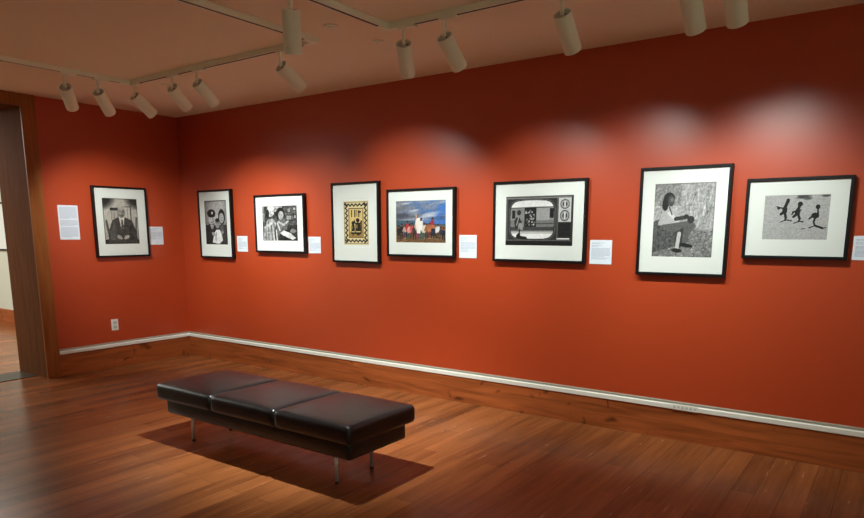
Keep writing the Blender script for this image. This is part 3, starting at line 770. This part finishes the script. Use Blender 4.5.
picture('black framed picture of an old television set showing a street', pic_television(), 'R', 4.336, 5.100, 1.873, 1.277, 4.430, 5.014, 1.773, 1.388)
picture('tall black framed picture of a man sitting on a rock in grass', pic_squatting_man(), 'R', 5.536, 6.103, 1.919, 1.213, 5.621, 6.026, 1.826, 1.323)
picture('rightmost black framed picture of three dark figures running over pale sand', pic_running(), 'R', 6.235, 6.790, 1.814, 1.345, 6.328, 6.693, 1.724, 1.447)

# picture on the wall of the room beyond the opening
t = thing('framed_picture', 'dark framed picture glimpsed through the doorway on the white far wall', 'framed picture', (-5.05, FY0, 1.20))
W2, HH = 0.62, 0.75
boxes('frame', [(-W2, W2, -0.03, 0, 0, 0.022), (-W2, W2, -0.03, 0, HH - 0.022, HH), (-W2, -W2 + 0.022, -0.03, 0, 0.022, HH - 0.022), (W2 - 0.022, W2, -0.03, 0, 0.022, HH - 0.022)], M['frame'], t)
boxes('mat_board', [(-W2 + 0.022, W2 - 0.022, -0.018, -0.004, 0.022, HH - 0.022)], M['mat'], t)
c = Canvas(40, 24, 0.5); c.noise(np.random.RandomState(11), 0.5, (9, 6))
print_mesh('print', c, -0.36, 0.10, 0.16, 0.60, -0.0185, t)

# ------------------------------------------------------------------ label cards
def card(label, wall, a0, a1, zt, zb, blocks, cat='wall label', name='wall_label', group='white wall labels beside the pictures', logo=False):
    cx = (a0 + a1) / 2; w2 = (a1 - a0) / 2; h = zt - zb
    t = thing(name, label, cat, (cx, 0, zb) if wall == 'R' else (0, cx, zb), group, 0 if wall == 'R' else PI / 2)
    boxes('card', [(-w2, w2, -0.004, 0, 0, h)], M['card'], t)
    bm = bmesh.new()
    rnd = random.Random(int((a0 + 9) * 1000))
    z = h - 0.020
    for n, wd, gap in blocks:
        for k in range(n):
            if z < 0.014: break
            x = -w2 + 0.014; end = -w2 + 0.014 + (2 * w2 - 0.028) * wd * (1.0 if k < n - 1 else rnd.uniform(0.4, 0.8))
            while x < end - 0.004:
                L = min(rnd.uniform(0.006, 0.022), end - x)
                box(bm, x, x + L, -0.0044, -0.0039, z - 0.0032, z)
                x += L + 0.0026
            z -= 0.0075
        z -= gap
    finish('text', bm, M['ink'], t)
    if logo:
        bm = bmesh.new(); lathe(bm, [(0.007, 0.0039), (0.007, 0.0044)], 16, axis='y', origin=(0.0, -0.0083, 0.022))
        finish('logo', bm, M['socket'], t)
    return t
B1 = [(2, 0.7, 0.004), (2, 0.55, 0.006), (9, 1.0, 0.004), (2, 1.0, 0)]
card('tall white text panel between the doorway and the leftmost picture', 'L', -1.437, -1.234, 1.765, 1.415, [(16, 1.0, 0.012), (8, 1.0, 0.012), (14, 1.0, 0)], 'text panel', 'text_panel', None)
card('white label with a small logo right of the portrait of the seated man', 'L', -0.450, -0.270, 1.553, 1.348, B1, logo=True)
card('white label right of the portrait of the couple and child', 'R', 1.002, 1.177, 1.448, 1.277, B1)
card('white label right of the black-and-white parlour picture', 'R', 2.130, 2.302, 1.446, 1.280, B1)
card('white label right of the colour picture of a crowd', 'R', 3.963, 4.138, 1.4685, 1.275, B1)
card('white label right of the television picture', 'R', 5.145, 5.317, 1.4355, 1.257, B1)
card('white label at the photo right edge beside the running figures', 'R', 6.833, 7.010, 1.472, 1.327, B1)

# ------------------------------------------------------------------ wall outlet
t = thing('wall_outlet', 'small white electrical outlet low on the left wall', 'outlet', (0, -0.939, 0.411), rotz=PI / 2)
boxes('cover_plate', [(-0.040, 0.040, -0.006, 0, 0, 0.126)], M['plate'], t, bevel=0.002)
for z in (0.040, 0.086):
    s = boxes('socket', [(-0.019, 0.019, -0.0085, -0.0058, z - 0.016, z + 0.016)], M['socket'], t, bevel=0.001)
    boxes('contact_slot', [(-0.008, -0.006, -0.0090, -0.0084, z - 0.003, z + 0.007), (0.006, 0.008, -0.0090, -0.0084, z - 0.003, z + 0.007)], M['dark'], s)
bm = bmesh.new(); lathe(bm, [(0.003, 0.0058), (0.003, 0.0072)], 10, axis='y', origin=(0, -0.0130, 0.063)); finish('screw', bm, M['steel'], t)

# ------------------------------------------------------------------ bench
t = thing('bench', 'long black leather bench with three seat cushions on thin steel legs', 'bench', (3.747, -1.905, 0))
CX0, CX1, CY0, CY1 = -0.932, 0.938, -0.310, 0.308
def soft_block(x0, x1, y0, y1, z0, z1, r, dome, nx=18, ny=18):
    """upholstered block: rounded edges, slightly crowned top"""
    bm = bmesh.new()
    box(bm, x0, x1, y0, y1, z0, z1)
    bmesh.ops.recalc_face_normals(bm, faces=bm.faces)
    bmesh.ops.bevel(bm, geom=list(bm.edges), offset=r, segments=4, profile=0.55, affect='EDGES')
    # cut a grid so the top can be crowned
    for ax, lo, hi, n in ((0, x0, x1, nx), (1, y0, y1, ny)):
        for k in range(1, n):
            v = lo + r + (hi - lo - 2 * r) * k / n
            co = [0, 0, 0]; co[ax] = v; no = [0, 0, 0]; no[ax] = 1
            bmesh.ops.bisect_plane(bm, geom=bm.verts[:] + bm.edges[:] + bm.faces[:], plane_co=co, plane_no=no)
    for v in bm.verts:
        u = (v.co.x - x0) / (x1 - x0); w = (v.co.y - y0) / (y1 - y0); tz = (v.co.z - z0) / (z1 - z0)
        b = max(0.0, min(1.0, (4 * u * (1 - u)))) ** 0.55 * max(0.0, min(1.0, (4 * w * (1 - w)))) ** 0.55
        v.co.z += dome * b * max(0, tz) ** 2
        # sides belly out a touch
        v.co.x += 0.004 * math.sin(PI * tz) * (1 if u > 0.5 else -1) * (abs(2 * u - 1) ** 8)
        v.co.y += 0.004 * math.sin(PI * tz) * (1 if w > 0.5 else -1) * (abs(2 * w - 1) ** 8)
    for f in bm.faces: f.smooth = True
    return bm
cw = (CX1 - CX0) / 3
for k in range(3):
    x0 = CX0 + k * cw
    cu = finish('cushion', soft_block(x0 + 0.0015, x0 + cw - 0.0015, CY0, CY1, 0.312, 0.426, 0.027, 0.016), M['leather'], t)
    # piping around the top edge
    bm = bmesh.new()
    pts = []
    rr = 0.028
    xa, xb, ya, yb = x0 + 0.0085, x0 + cw - 0.0085, CY0 + 0.0085, CY1 - 0.0085
    for (cx_, cy_, a0) in ((xb - rr, yb - rr, 0), (xa + rr, yb - rr, PI / 2), (xa + rr, ya + rr, PI), (xb - rr, ya + rr, 1.5 * PI)):
        for i in range(6):
            a = a0 + i * PI / 10; pts.append(Vector((cx_ + rr * math.cos(a), cy_ + rr * math.sin(a), 0.4178)))
    n = len(pts); rings = []
    for i in range(n):
        tg = (pts[(i + 1) % n] - pts[i - 1]).normalized(); nn = tg.cross(Vector((0, 0, 1))).normalized()
        rings.append([bm.verts.new(pts[i] + 0.0024 * (math.cos(a) * nn + math.sin(a) * Vector((0, 0, 1)))) for a in [j * PI / 3 for j in range(6)]])
    for i in range(n):
        a, b = rings[i], rings[(i + 1) % n]
        for j in range(6):
            f = bm.faces.new((a[j], a[(j + 1) % 6], b[(j + 1) % 6], b[j])); f.smooth = True
    finish('piping', bm, M['leather'], cu)
finish('seat_base', soft_block(CX0 + 0.045, CX1 - 0.045, CY0 + 0.050, CY1 - 0.045, 0.205, 0.3135, 0.022, 0.0, 10, 6), M['leather'], t)
for x in (3.020, 4.440):
    for y in (-2.068, -1.745):
        lg_bm = bmesh.new(); lathe(lg_bm, [(0.0115, 0.012), (0.0115, 0.21)], 20, origin=(x - t.location.x, y - t.location.y, 0))
        lg = finish('leg', lg_bm, M['steel'], t)
        g = bmesh.new(); lathe(g, [(0.013, 0.0), (0.0135, 0.004), (0.0125, 0.0135)], 20, origin=(x - t.location.x, y - t.location.y, 0))
        finish('glide', g, M['rubber'], lg)

# ------------------------------------------------------------------ far room light and added fill lamps
def area(name, loc, rot, sx, sy, e, col=(0.95, 1.0, 0.94)):
    ld = bpy.data.lights.new(name, 'AREA'); ld.shape = 'RECTANGLE'; ld.size = sx; ld.size_y = sy; ld.energy = e; ld.color = col
    o = bpy.data.objects.new(name, ld); COL.objects.link(o); o.location = loc; o.rotation_euler = rot
    return o
area('far_room_ceiling_light', (-3.6, -3.0, H - 0.03), (0, 0, 0), 4.5, 3.5, 260)
area('rear_fill_light', (5.5, -6.9, H - 0.03), (0, 0, 0), 7.0, 1.2, 20)  # unseen area lamp added as neutral ambient fill behind the camera
area('end_wall_bounce_fill', (9.2, -4.0, H - 0.06), (0, math.radians(-60), 0), 0.3, 6.0, 100)  # added lamp, out of view; bounces neutral light off the end wall onto the ceiling

w = bpy.data.worlds.new('World'); scene.world = w; w.use_nodes = True
w.node_tree.nodes['Background'].inputs['Color'].default_value = (0.01, 0.01, 0.01, 1)

# ------------------------------------------------------------------ camera
cam = bpy.data.cameras.new('Camera'); co = bpy.data.objects.new('Camera', cam); COL.objects.link(co)
cam.sensor_fit = 'HORIZONTAL'; cam.sensor_width = 36.0
cam.lens = 658.483 / 864 * 36.0
cam.shift_y = (347.118 - 259.0) / 864
co.location = (7.098, -4.811, 1.5)
co.rotation_euler = (math.radians(90 - 9.976), 0, math.radians(35.452))
cam.clip_start = 0.05
scene.camera = co

vs = scene.view_settings
vs.view_transform = 'Standard'; vs.look = 'None'; vs.gamma = 1.0; vs.use_curve_mapping = False
vs.exposure = 0.0
scene.cycles.max_bounces = 8
scene.cycles.diffuse_bounces = 5
scene.cycles.glossy_bounces = 3
scene.cycles.sample_clamp_indirect = 4.0
